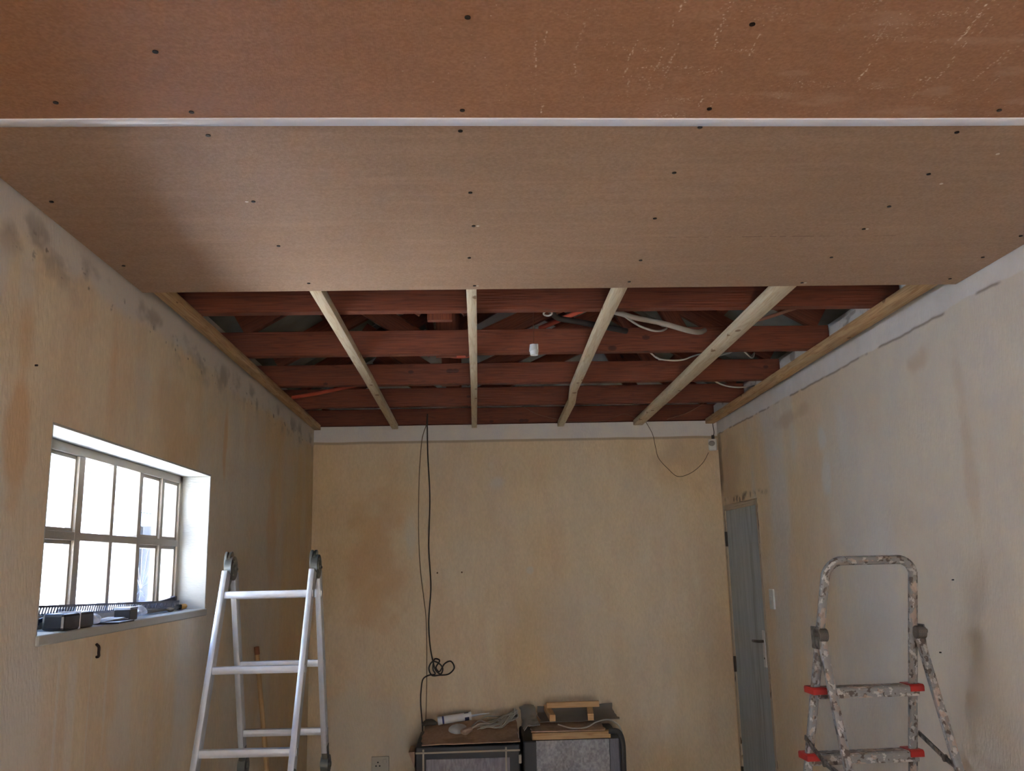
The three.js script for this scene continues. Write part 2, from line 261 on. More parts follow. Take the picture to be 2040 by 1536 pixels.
const bA = board(3.268, 4.464, bmA), bB = board(4.472, 5.668, bmB); bA.userData.label = 'clean brown ceiling board at the open edge'; bB.userData.label = 'scratched brown ceiling board';
board(5.672, 6.868, bmB); board(6.872, 8.0, bmA);
function screw(x, z, b) { const s = mesh('screw', screwGeo, screwMat, b); s.position.set(x - b.position.x, -0.0042, z - b.position.z); }
for (const [x, z] of [[1.12, 4.424], [1.652, 4.437], [0.564, 4.407], [2.25, 4.41], [1.645, 4.204], [1.139, 4.091], [0.573, 4.043], [2.291, 3.981], [2.297, 4.188], [1.655, 3.907], [1.146, 3.861], [2.292, 3.814], [2.293, 3.568], [1.678, 3.556], [1.131, 3.594], [0.566, 3.714], [1.146, 3.31], [1.678, 3.337], [0.588, 3.355], [2.292, 3.306], [2.798, 3.555], [2.807, 3.334], [2.807, 3.747], [0.06, 4.05], [0.05, 3.55]]) screw(x, z, bA);
for (const [x, z] of [[1.141, 4.84], [1.652, 4.821], [0.564, 4.733], [1.126, 4.515], [1.652, 4.519], [0.56, 4.51], [0.3, 4.55], [2.29, 4.51], [2.29, 4.8]]) screw(x, z, bB);
for (const [x, z] of [[0.556, 4.043], [1.158, 3.862], [2.302, 3.815], [1.156, 3.31], [2.304, 3.306], [2.41, 4.3], [2.36, 4.13]]) { const s = mesh('torn_paper_fleck', flake, flakeMat, bA); s.position.set(x - bA.position.x, -0.004, z - bA.position.z); }
{ const pts = []; for (let i = 0; i <= 30; i++) { const x = 0.006 + 2.857 * i / 30; pts.push(V(x, BED - 0.0022, 4.468 + 0.0045 * Math.sin(x * 2.1 + 0.3) - 0.002)); }
  mesh('joint_strip', sweep(pts, rect(0.032, 0.004, 0.0015), V(0, 1, 0), 0.7), std({ color: 0xecebf0, roughness: 0.28 }), ceiling, 'thin white plastic joint strip'); }

// roof over the beams: sheets, purlins and trusses
const sheetMap = texture(512, 512, (u, v) => { const n = 50 * (fbm(u * 6, v * 6, 5, 111, 6, 6) - 0.5); return [142 + n, 142 + n, 132 + n]; });
const roof = structure(group('roof'), 'grey fibre cement roof sheets above the open beams', 'roof');
const sheetMat = std({ map: sheetMap }), EAVE = 0.34, slope = (RIDGE + EAVE) / Math.cos(Math.PI / 6);
for (const s of [-1, 1]) for (let k = 0; k < 9; k++) {
  const m = mesh('roof_sheet', box(slope + 0.02, 0.012, 0.99, 0), sheetMat, roof); const mid = (RIDGE + EAVE) / 2;
  m.position.set(RIDGE + s * mid, roofY(RIDGE - mid) + 0.062 + (k % 2) * 0.003, -0.4 + 0.5 + k * 0.98); m.rotation.z = -s * Math.PI / 6;
}
for (const s of [-1, 1]) for (const d of [0.1, 0.62, 1.14, 1.62]) { const m = mesh('purlin', box(0.05, 0.038, LEN + 0.4, 0.002), M.red, roof); m.position.set(RIDGE + s * d, roofY(RIDGE + d) + 0.027, LEN / 2); m.rotation.z = -s * Math.PI / 6; }
mesh('ridge_board', box(0.5, 0.03, LEN + 0.5, 0, RIDGE, roofY(RIDGE) + 0.09, LEN / 2), sheetMat, roof);
const truss0 = ['red-brown roof truss nearest the ceiling board edge', 'second red-brown roof truss from the ceiling board, behind the hanging white lampholder', 'middle red-brown roof truss of the five', 'fourth red-brown roof truss, next to last before the end wall', 'red-brown roof truss lying on top of the end wall'];
[2.855, 2.12, 1.40, 0.705, -0.05].forEach((zf, i) => {
  const t = tag(group('roof_truss'), truss0[i], 'roof truss', 'roof trusses over the open ceiling'); t.position.set(0, TIE, zf - 0.025);
  const right = i < 4 ? 2.867 : 2.95, left = -0.125;
  const tie = mesh('tie_beam', box(right - left, 0.118, 0.05, 0.003, (left + right) / 2, 0.0595, 0), M.red, t);
  const y0 = 2.86 - TIE; // top of the rafters over the wall
  for (const s of [-1, 1]) {
    const a = V(RIDGE + s * 1.42, y0 + TAN30 * (RIDGE - 1.42) - 0.069, -0.0475), b = V(RIDGE + s * 0.004, y0 + TAN30 * RIDGE - 0.069, -0.0475);
    mesh('rafter', bar(a, b, 0.118, 0.04, V(0, 0, 1)), M.red, t);
  }
  const kx = 1.003;
  mesh('web_post', bar(V(kx, i === 0 ? -0.012 : 0.01, -0.087), V(kx, y0 + TAN30 * kx - 0.15, -0.087), 0.1, 0.036, V(0, 0, 1)), M.red, t);
  mesh('web_brace', bar(V(1.08, 0.06, -0.125), V(2.05, y0 + TAN30 * (RIDGE - 0.63) - 0.18, -0.125), 0.09, 0.036, V(0, 0, 1)), M.red, t);
  mesh('web_brace', bar(V(0.94, 0.06, -0.125), V(0.5, y0 + TAN30 * 0.5 - 0.16, -0.125), 0.09, 0.036, V(0, 0, 1)), M.red, t);
  mesh('web_brace', bar(V(2.2, 0.05, -0.087), V(1.9, y0 + TAN30 * (RIDGE - 0.47) - 0.17, -0.087), 0.08, 0.036, V(0, 0, 1)), M.red, t);
});

// six pale battens under the tie beams
const battens = [
  [[[0.05, 8], [0.052, 3.27], [0.042, 1.8], [0.028, 0.02]], 0.044, M.dusty, 'pine ceiling batten running along the left wall under the beams'],
  [[[0.575, 8], [0.589, 3.27], [0.584, 1.7], [0.57, 0.004]], 0.042, M.pine, 'pale pine ceiling batten, second from the left wall'],
  [[[1.135, 8], [1.135, 3.27], [1.136, 1.6], [1.13, 0.004]], 0.037, M.pine, 'pale pine ceiling batten, third from the left, just left of the hanging lampholder'],
  [[[1.66, 8], [1.667, 3.27], [1.676, 2.5], [1.692, 1.75], [1.70, 1.32], [1.732, 0.9], [1.745, 0.004]], 0.044, M.pine, 'kinked pine ceiling batten just right of the hanging lampholder'],
  [[[2.26, 8], [2.266, 3.27], [2.285, 1.7], [2.3, 0.004]], 0.066, M.pine, 'knotty pine ceiling batten, second from the right wall'],
  [[[2.785, 8], [2.785, 3.27], [2.80, 1.6], [2.815, 0.02]], 0.062, M.dusty, 'brownish pine ceiling batten nearest the right wall'],
];
battens.forEach(([p, w, m, label]) => tag(mesh('ceiling_batten', sweep(p.map(([x, z]) => V(x, H + BT / 2 + 0.0004, z)), rect(w, BT - 0.0016, 0.002), V(0, 1, 0), 0.5, rr(0, 3)), m), label, 'batten', 'ceiling battens'));
const nailMat = std({ color: 0x2c2018, roughness: 0.6, metalness: 0.3 });

// window in the left wall
const w1 = structure(group('window_1'), 'steel-framed barred window in the left wall', 'window');
const reveal = std({ color: 0xb9b8af, bumpMap: withRepeat(plasterBump, 1.6, 1.6), bumpScale: 0.0015, roughness: 0.75 });
const frameMat = std({ color: 0xa79c8c, roughness: 0.55, bumpMap: withRepeat(plasterBump, 3, 3), bumpScale: 0.001 });
const FX = -0.132, wz = (a, b) => (a + b) / 2;
{
  const { z0, z1, y0, y1 } = win, d = 0.235;
  mesh('reveal_head', box(d, LIN, z1 - z0 + 2 * LIN, 0.002, -d / 2, y1 + LIN / 2, wz(z0, z1)), reveal, w1);
  mesh('reveal_jamb', box(d, y1 - y0, LIN, 0.002, -d / 2, wz(y0, y1), z0 - LIN / 2), reveal, w1);
  mesh('reveal_jamb', box(d, y1 - y0, LIN, 0.002, -d / 2, wz(y0, y1), z1 + LIN / 2), reveal, w1);
  mesh('sill', box(d + 0.008, 0.028, z1 - z0 + 2 * LIN, 0.005, -d / 2 + 0.004, y0 + 0.01, wz(z0, z1)), reveal, w1);
  const fr = (name, sy, sz, y, z, dx = 0.03) => mesh(name, box(dx, sy, sz, 0.002, FX, y, z), frameMat, w1);
  fr('frame_rail', 0.03, z1 - z0, y1 - 0.015, wz(z0, z1)); fr('frame_rail', 0.03, z1 - z0, y0 + 0.039, wz(z0, z1));
  fr('frame_stile', y1 - y0, 0.03, wz(y0, y1), z0 + 0.015); fr('frame_stile', y1 - y0, 0.03, wz(y0, y1), z1 - 0.015);
  const mz = [2.61, 2.845, 3.095, 3.355, 3.585], mw = [0.028, 0.034, 0.027, 0.042, 0.03];
  mz.forEach((z, i) => fr('mullion', y1 - y0 - 0.06, mw[i], wz(y0, y1), z, 0.032));
  mesh('transom', box(0.03, 0.026, z1 - z0 - 0.06, 0.002, FX, 1.762, wz(z0, z1)), frameMat, w1);
  // opening sashes: slim inner frames in the end lights
  const cols = [[z0 + 0.03, mz[0] - 0.013], [mz[0] + 0.013, mz[1] - 0.015], [mz[1] + 0.015, mz[2] - 0.01], [mz[2] + 0.01, mz[3] - 0.018], [mz[3] + 0.018, mz[4] - 0.013], [mz[4] + 0.013, z1 - 0.03]];
  const glass = new THREE.MeshPhysicalMaterial({ transmission: 1, thickness: 0, roughness: 0.02, ior: 1.45, color: 0xf4f8fa });
  const crackMat = std({ color: 0xf2f6f8, roughness: 0.4 });
  cols.forEach(([a, b], c) => [[y0 + 0.054, 1.749], [1.775, y1 - 0.03]].forEach(([c0, c1], r) => {
    if (c === 0 || c === 1 || c === 4) for (const [sy, sz, y, z] of [[0.012, b - a, c1 - 0.006, wz(a, b)], [0.012, b - a, c0 + 0.006, wz(a, b)], [c1 - c0, 0.012, wz(c0, c1), a + 0.006], [c1 - c0, 0.012, wz(c0, c1), b - 0.006]]) mesh('sash_bar', box(0.02, sy, sz, 0.0015, FX - 0.004, y, z), frameMat, w1);
    const pane = mesh('pane', new THREE.BoxGeometry(0.003, c1 - c0 + 0.004, b - a + 0.004), glass, w1); pane.position.set(FX - 0.008, wz(c0, c1), wz(a, b));
    if (c === 1 && r === 0) { // cracked glass
      pane.userData.label = 'cracked window pane';
      const R = rng(5), o = V(0.002, -0.055, 0.01), g = [];
      for (const [ty, tz] of [[0.13, 0.07], [0.13, 0.02], [0.12, -0.06], [0.05, -0.09], [-0.09, 0.07], [-0.09, 0.02], [-0.08, -0.05], [0.02, 0.09], [-0.02, -0.09]]) { const e = V(0.002, Math.max(-0.125, Math.min(0.125, ty)), tz), m1 = o.clone().lerp(e, 0.35).add(V(0, 0.012 * (R() - 0.5), 0.02 * (R() - 0.5))), m2 = o.clone().lerp(e, 0.7).add(V(0, 0.012 * (R() - 0.5), 0.02 * (R() - 0.5))); g.push(tube([o, m1, m2, e], 0.0009, 8, 3)); }
      mesh('crack', merge(g), crackMat, pane);
    }
  }));
  const dark = std({ color: 0x3a3640, roughness: 0.5, metalness: 0.4 });
  for (const [za, zb, ya, yb] of [[3.62, 3.46, 1.515, 1.536], [2.74, 2.46, 1.522, 1.54]]) mesh('peg_stay', merge([bar(V(-0.1, ya, za), V(-0.1, yb, zb), 0.012, 0.007, V(1, 0, 0)), bar(V(-0.1, yb - 0.03, zb + 0.02), V(-0.1, yb, zb + 0.02), 0.008, 0.008, V(1, 0, 0)), box(0.022, 0.02, 0.02, 0.003, -0.105, yb - 0.002, zb - 0.004), box(0.022, 0.02, 0.03, 0.003, -0.105, ya, za)]), dark, w1);
}

// door in the right wall
const d1 = structure(group('door_1'), 'weathered blue grey door in a beige frame at the far end of the right wall', 'door');
{
  const doorMap = texture(256, 640, (u, v) => { const n = 34 * (fbm(u * 30, v * 6, 4, 131) - 0.5) + 14 * (fbm(u * 90, v * 40, 2, 132) - 0.5); let c = [172 + n * 0.7, 179 + n * 0.7, 178 + n * 0.7]; return lerp3(c, [136, 136, 130], 0.5 * sst(0.6, 0.8, fbm(u * 20, v * 4, 4, 133))); });
  const dm = std({ map: doorMap, roughness: 0.7 });
  const g = new THREE.BoxGeometry(0.04, 1.965, 0.70), p = g.attributes.position, uv = g.attributes.uv; for (let i = 0; i < p.count; i++) uv.setXY(i, p.getZ(i) / 0.7 + 0.5, p.getY(i) / 1.965 + 0.5);
  const leaf = mesh('door_leaf', g, dm, d1); leaf.position.set(W + 0.027, 0.99, 0.41);
  const frameMap = texture(128, 1024, (u, v) => { const n = 20 * (fbm(u * 8, v * 60, 4, 141) - 0.5); return lerp3([198 + n, 180 + n, 154 + n], [84, 62, 46], 0.85 * sst(0.6, 0.66, fbm(u * 4, v * 40, 4, 143)) * sst(0.45, 0.6, fbm(u, v * 9, 2, 144))); });
  const fm = std({ map: frameMap, roughness: 0.7 });
  const jamb = (h, y, z, len) => { const q = len ? new THREE.BoxGeometry(0.12, h, len) : new THREE.BoxGeometry(0.12, h, 0.036); return mesh(len ? 'frame_head' : 'frame_jamb', q, fm, d1).position.set(W + 0.058, y, z); };
  jamb(2.008, 1.004, 0.039); jamb(2.008, 1.004, 0.781); jamb(0.034, 1.99, 0.41, 0.7);
  const chrome = std({ color: 0xd2d2cc, roughness: 0.35, metalness: 0.35 });
  const hd = mesh('door_handle', box(0.008, 0.215, 0.042, 0.003, W + 0.002, 1.105, 0.715), chrome, d1, 'pale metal handle plate');
  const dkm = std({ color: 0x4a4845, roughness: 0.4, metalness: 0.5 });
  mesh('lever', tube([[W, 1.15, 0.715], [W - 0.03, 1.15, 0.715], [W - 0.042, 1.15, 0.695], [W - 0.044, 1.148, 0.64]], 0.0085, 20, 8), dkm, hd); mesh('keyhole', new THREE.CylinderGeometry(0.006, 0.006, 0.003, 8).rotateZ(Math.PI / 2).translate(W - 0.003, 1.05, 0.715), dkm, hd);
  for (const y of [1.78, 0.95, 0.25]) mesh('hinge', new THREE.CylinderGeometry(0.009, 0.009, 0.1, 8).translate(W - 0.004, y, 0.063), std({ color: 0x50453c, roughness: 0.6, metalness: 0.4 }), d1);
}

// outside: yard, white neighbouring wall with a glazed door
const yardMap = texture(512, 512, (u, v) => { const n = 26 * (fbm(u * 10, v * 10, 5, 151, 10, 10) - 0.5); return [206 + n, 196 + n, 180 + n]; });
const yard = structure(mesh('ground', box(60, 0.1, 60, 0, 0, -0.19, 4), std({ map: withRepeat(yardMap, 0.4, 0.4) })), 'pale paved yard outside', 'ground');
const paving = texture(256, 256, (u, v) => { const n = 24 * (fbm(u * 10, v * 10, 5, 155, 10, 10) - 0.5); return [214 + n, 217 + n, 220 + n]; });
structure(mesh('path', box(2.36, 0.03, 30, 0, -1.415, -0.124, -5), std({ map: paving })), 'pale concrete path outside the window', 'path');
structure(mesh('wall_garden', box(14, 2.5, 0.2, 0, 1.4, 1.1, 12.6), std({ color: 0xe8ddca })), 'white boundary wall across the yard behind the camera', 'wall');
const house = tag(group('neighbour_house'), 'white wall of the building seen outside the window', 'building'); house.position.set(-2.6, -0.14, -2);
mesh('house_wall', new THREE.ExtrudeGeometry(poly([[-14, 0], [14, 0], [14, 3.7], [-14, 3.7]], [[[-2.30, 0.1], [-1.36, 0.1], [-1.36, 2.45], [-2.30, 2.45]]]), { depth: 0.2, bevelEnabled: false }).applyMatrix4(new THREE.Matrix4().makeBasis(V(0, 0, 1), V(0, 1, 0), V(-1, 0, 0))), M.outside, house);
{
  const fm = std({ color: 0x55596a, roughness: 0.5 });
  const df = mesh('door_frame', merge([box(0.1, 2.35, 0.2, 0.004, -0.06, 1.27, -1.47), box(0.1, 2.35, 0.06, 0.004, -0.06, 1.27, -2.27), box(0.1, 0.14, 0.68, 0.004, -0.06, 2.37, -1.905)]), fm, house);
  mesh('door_glass', box(0.02, 2.2, 0.68, 0, -0.12, 1.2, -1.905), std({ color: 0x181d22, roughness: 0.25 }), house);
  const lp = tag(group('wall_lamp'), 'small grey wall lamp on the white wall outside', 'lamp'); lp.position.set(-2.6, 2.64, -2.5);
  mesh('lamp_body', new THREE.CylinderGeometry(0.05, 0.085, 0.2, 4, 1).rotateY(Math.PI / 4).translate(0.09, 0, 0), std({ color: 0x6d757c }), lp); mesh('wall_plate', box(0.02, 0.1, 0.08, 0.003, 0.01, 0, 0), std({ color: 0x6d757c }), lp);
}

// ---------- ladders ----------
const aluBump = texture(256, 256, (u, v) => fbm(u * 6, v * 120, 3, 161, 6, 120), false);
const aluMap = texture(256, 256, (u, v) => { const n = 26 * (fbm(u * 4, v * 60, 4, 163, 4, 60) - 0.5) + 14 * (fbm(u * 20, v * 20, 3, 164, 20, 20) - 0.5); return [208 + n, 212 + n, 218 + n]; });
for (const t of [aluBump, aluMap]) t.repeat.set(2, 2);
const alu = std({ map: aluMap, bumpMap: aluBump, bumpScale: 0.0004, roughness: 0.42, metalness: 0.7 });
const steel = std({ color: 0x6d6f6a, roughness: 0.38, metalness: 0.75 });
{
  const T = V(0.352, 1.781, 2.701), psi = -0.028, w = 0.164, d1r = 0.243, S = 0.28, A = V(Math.cos(psi), 0, -Math.sin(psi)), B = V(Math.sin(psi), 0, Math.cos(psi));
  const lad = tag(group('folding_ladder'), 'bare aluminium folding ladder standing as an A-frame below the window', 'ladder'); lad.position.set(T.x, 0, T.z);
  const P = (side, t, front) => { const th = front ? 0.382 : 0.285; return V(0, T.y, 0).addScaledVector(A, side * w).addScaledVector(B, (front ? 1 : -1) * Math.sin(th) * t).add(V(0, -Math.cos(th) * t, 0)); };
  const end = (front) => T.y / Math.cos(front ? 0.382 : 0.285);
  for (const front of [true, false]) {
    const tEnd = end(front) - 0.035, dir = P(0, 1, front).sub(P(0, 0, front));
    for (const side of [-1, 1]) {
      for (const [a, b] of [[0.155, 0.885], [1.0, tEnd]]) mesh('rail', bar(P(side, a, front), P(side, b, front), 0.021, 0.046, B.clone().cross(A).cross(dir).lengthSq() ? dir.clone().cross(A) : B, 0.0018), alu, lad);
      const foot = mesh('rubber_foot', bar(P(side, tEnd - 0.03, front), P(side, tEnd + 0.012, front), 0.03, 0.056, dir.clone().cross(A), 0.006), std({ color: 0x202022 }), lad);
      // mid hinge
      const hc = P(side, 0.94, front), disc = new THREE.CylinderGeometry(0.036, 0.036, 0.03, 20).rotateZ(Math.PI / 2).rotateY(psi).translate(hc.x, hc.y, hc.z);
      mesh('mid_hinge', merge([disc, bar(P(side, 0.86, front), P(side, 1.02, front), 0.026, 0.04, dir.clone().cross(A), 0.008), new THREE.CylinderGeometry(0.012, 0.012, 0.042, 10).rotateZ(Math.PI / 2).rotateY(psi).translate(hc.x, hc.y, hc.z)]), steel, lad);
    }
    for (let k = 0; k < 6; k++) { const t = d1r + k * S; const a = P(-1, t, front).addScaledVector(A, -0.0125), b = P(1, t, front).addScaledVector(A, 0.0125); mesh('rung', bar(a, b, 0.03, 0.026, V(0, 1, 0), 0.0025), alu, lad); }
  }
  for (const side of [-1, 1]) { // top hinges: two plates on a pivot with tapered arms down each rail
    const c = V(0, T.y - 0.098, 0).addScaledVector(A, side * w), ct = c.clone();
    const g = [];
    const prof = (f) => { const s = new THREE.Shape(); s.moveTo(-0.01 * f, 0.032); s.quadraticCurveTo(0.018 * f, 0.03, 0.03 * f, -0.005); s.lineTo(0.075 * f * (f > 0 ? 1 : 0.8), -0.11); s.lineTo(0.03 * f, -0.115); s.quadraticCurveTo(-0.03 * f, -0.06, -0.03 * f, -0.01); s.quadraticCurveTo(-0.028 * f, 0.028, -0.01 * f, 0.032); return s; };
    for (const [f, off] of [[1, 0.002], [-1, -0.01]]) g.push(new THREE.ExtrudeGeometry(prof(f), { depth: 0.008, bevelEnabled: true, bevelSize: 0.002, bevelThickness: 0.001, bevelSegments: 1 }).applyMatrix4(new THREE.Matrix4().makeBasis(B, V(0, 1, 0), A.clone().negate())).translate(...c.clone().addScaledVector(A, off).toArray()));
    mesh('top_hinge', merge(g), steel, lad);
    const disc = merge([new THREE.CylinderGeometry(0.046, 0.046, 0.026, 24), new THREE.CylinderGeometry(0.028, 0.028, 0.032, 20), new THREE.CylinderGeometry(0.01, 0.01, 0.042, 10), ...[0, 1, 2].map((i) => new THREE.CylinderGeometry(0.005, 0.005, 0.036, 8).translate(0.031 * Math.cos(i * 2.1 + 0.4), 0, 0.031 * Math.sin(i * 2.1 + 0.4)))]).rotateZ(Math.PI / 2).rotateY(psi);
    mesh('pivot_disc', disc.translate(c.x, c.y - 0.03, c.z), steel, lad);
    const lock = c.clone().add(V(0, -0.045, 0)).addScaledVector(B, -0.038); mesh('lock_latch', box(0.018, 0.07, 0.022, 0.004, lock.x, lock.y, lock.z), steel, lad);
  }
}
const splat = texture(1024, 512, (u, v) => {
  const n = 18 * (fbm(u * 30, v * 30, 3, 171, 30, 30) - 0.5); let c = [140 + n, 139 + n, 136 + n];
  c = lerp3(c, [150, 132, 118], 0.6 * sst(0.5, 0.62, fbm(u * 14, v * 10, 4, 173, 14, 10)));
  c = lerp3(c, [84, 72, 64], 0.85 * sst(0.60, 0.67, fbm(u * 40, v * 24, 4, 175, 40, 24)));
  c = lerp3(c, [204, 198, 192], 0.75 * sst(0.61, 0.66, fbm(u * 36, v * 22, 4, 177, 36, 22)));
  c = lerp3(c, [186, 160, 142], 0.7 * sst(0.66, 0.71, fbm(u * 18, v * 12, 4, 179, 18, 12)));
  return c;
});
splat.repeat.set(1.5, 3.6);
const splatMat = std({ map: splat, roughness: 0.6, metalness: 0.15, bumpMap: aluBump, bumpScale: 0.0004 });
{
  const T = V(2.491, 1.631, 3.177), psi = 0.042, tilt = 0.301, w0 = 0.154, fl_ = 0.051, thS = 0.341, att = 0.275, A = V(Math.cos(psi), 0, -Math.sin(psi)), B = V(Math.sin(psi), 0, Math.cos(psi));
  const st = tag(group('step_ladder'), 'paint-splattered step ladder with red tread caps beside the right wall', 'ladder'); st.position.set(T.x, 0, T.z);
  const D = B.clone().multiplyScalar(-Math.sin(tilt)).add(V(0, -Math.cos(tilt), 0)), N = A.clone().cross(D).normalize();
  const P = (side, t, off = 0) => V(0, T.y, 0).addScaledVector(A, side * (w0 + fl_ * t + off)).addScaledVector(D, t);
  const tEnd = (T.y - 0.02) / Math.cos(tilt), R = 0.06, pts = [P(-1, tEnd)];
  for (const t of [1.2, 0.8, 0.4, 0.15]) pts.push(P(-1, t));
  for (let i = 0; i <= 8; i++) { const a = i / 8 * Math.PI / 2; pts.push(V(0, T.y, 0).addScaledVector(A, -(w0 + 0.003 - R + R * Math.cos(a))).addScaledVector(D, R - R * Math.sin(a))); }
  for (let i = 8; i >= 0; i--) { const a = i / 8 * Math.PI / 2; pts.push(V(0, T.y, 0).addScaledVector(A, w0 + 0.003 - R + R * Math.cos(a)).addScaledVector(D, R - R * Math.sin(a))); }
  for (const t of [0.15, 0.4, 0.8, 1.2]) pts.push(P(1, t)); pts.push(P(1, tEnd));
  mesh('hoop_frame', sweep(pts, oval(0.03, 0.024), N, 0.7), splatMat, st);
  const sp = (side, t) => P(side, att).addScaledVector(A, side * (0.006 + 0.019 * t)).addScaledVector(B, 0.03 + Math.sin(thS) * t).add(V(0, -Math.cos(thS) * t, 0));
  const sEnd = (P(1, att).y - 0.02) / Math.cos(thS);
  const red = std({ color: 0xa8241f, roughness: 0.45 }), link = std({ map: splat, color: 0xc4bfb8, roughness: 0.5, metalness: 0.4 });
  for (const side of [-1, 1]) {
    const sd = sp(side, 1).sub(sp(side, 0)).normalize();
    mesh('rear_strut', bar(sp(side, -0.02), sp(side, sEnd), 0.026, 0.022, sd.clone().cross(A), 0.004), splatMat, st);
    const c = P(side, att - 0.005).addScaledVector(A, side * 0.0185).addScaledVector(B, 0.012);
    mesh('hinge_plate', merge([box(0.006, 0.075, 0.07, 0.003, 0, 0, 0), new THREE.CylinderGeometry(0.022, 0.022, 0.03, 16).rotateZ(Math.PI / 2).translate(side * -0.012, 0.01, 0.024), new THREE.CylinderGeometry(0.008, 0.008, 0.03, 8).rotateZ(Math.PI / 2).translate(0, 0.014, 0.022)]).rotateY(psi).translate(c.x, c.y, c.z), link, st);
    mesh('rubber_foot', bar(P(side, tEnd - 0.03), P(side, tEnd + 0.015), 0.036, 0.03, N, 0.006), std({ color: 0x26262a }), st);
    mesh('rubber_foot', bar(sp(side, sEnd - 0.03), sp(side, sEnd + 0.015), 0.032, 0.028, sd.clone().cross(A), 0.006), std({ color: 0x26262a }), st);
    // folding stay between leg and strut
    const a = P(side, 0.63).addScaledVector(A, side * 0.021), b = sp(side, 0.44).addScaledVector(A, side * 0.004), m = a.clone().lerp(b, 0.55).add(V(0, -0.012, 0)).addScaledVector(A, side * 0.012);
    const stay = mesh('folding_stay', merge([bar(a, m, 0.018, 0.004, A, 0.001), bar(m, b.clone().addScaledVector(A, side * 0.013), 0.018, 0.004, A, 0.001), new THREE.CylinderGeometry(0.012, 0.012, 0.012, 10).rotateZ(Math.PI / 2).translate(m.x, m.y, m.z)]), link, st);
  }
  for (let k = 0; k < 4; k++) {
    const t = 0.468 + 0.24 * k, a = P(-1, t, 0.004), b = P(1, t, 0.004), up = V(0, 1, 0);
    const prof = [[-0.034, -0.006], [-0.03, -0.03], [-0.024, -0.03], [-0.026, -0.004], [0.026, -0.004], [0.024, -0.03], [0.03, -0.03], [0.034, -0.006], [0.03, 0.004], [-0.03, 0.004]];
    const pr = prof.map(([x, y]) => [x, y + 0.013]);
    const tr = mesh('tread', sweep([a, b], [[-0.036, -0.018], [0.036, -0.018], [0.036, 0.012], [0.03, 0.017], [-0.03, 0.017], [-0.036, 0.012]], up, 0.5), splatMat, st);
    for (const side of [-1, 1]) { const c0 = P(side, t, -0.028), c1 = P(side, t, 0.021); mesh('tread_cap', sweep([c0, c1], [[-0.04, -0.003], [0.04, -0.003], [0.041, 0.014], [0.034, 0.02], [-0.034, 0.02], [-0.041, 0.014]], up, 0.5), red, tr, 'red plastic tread end cap'); }
  }
}

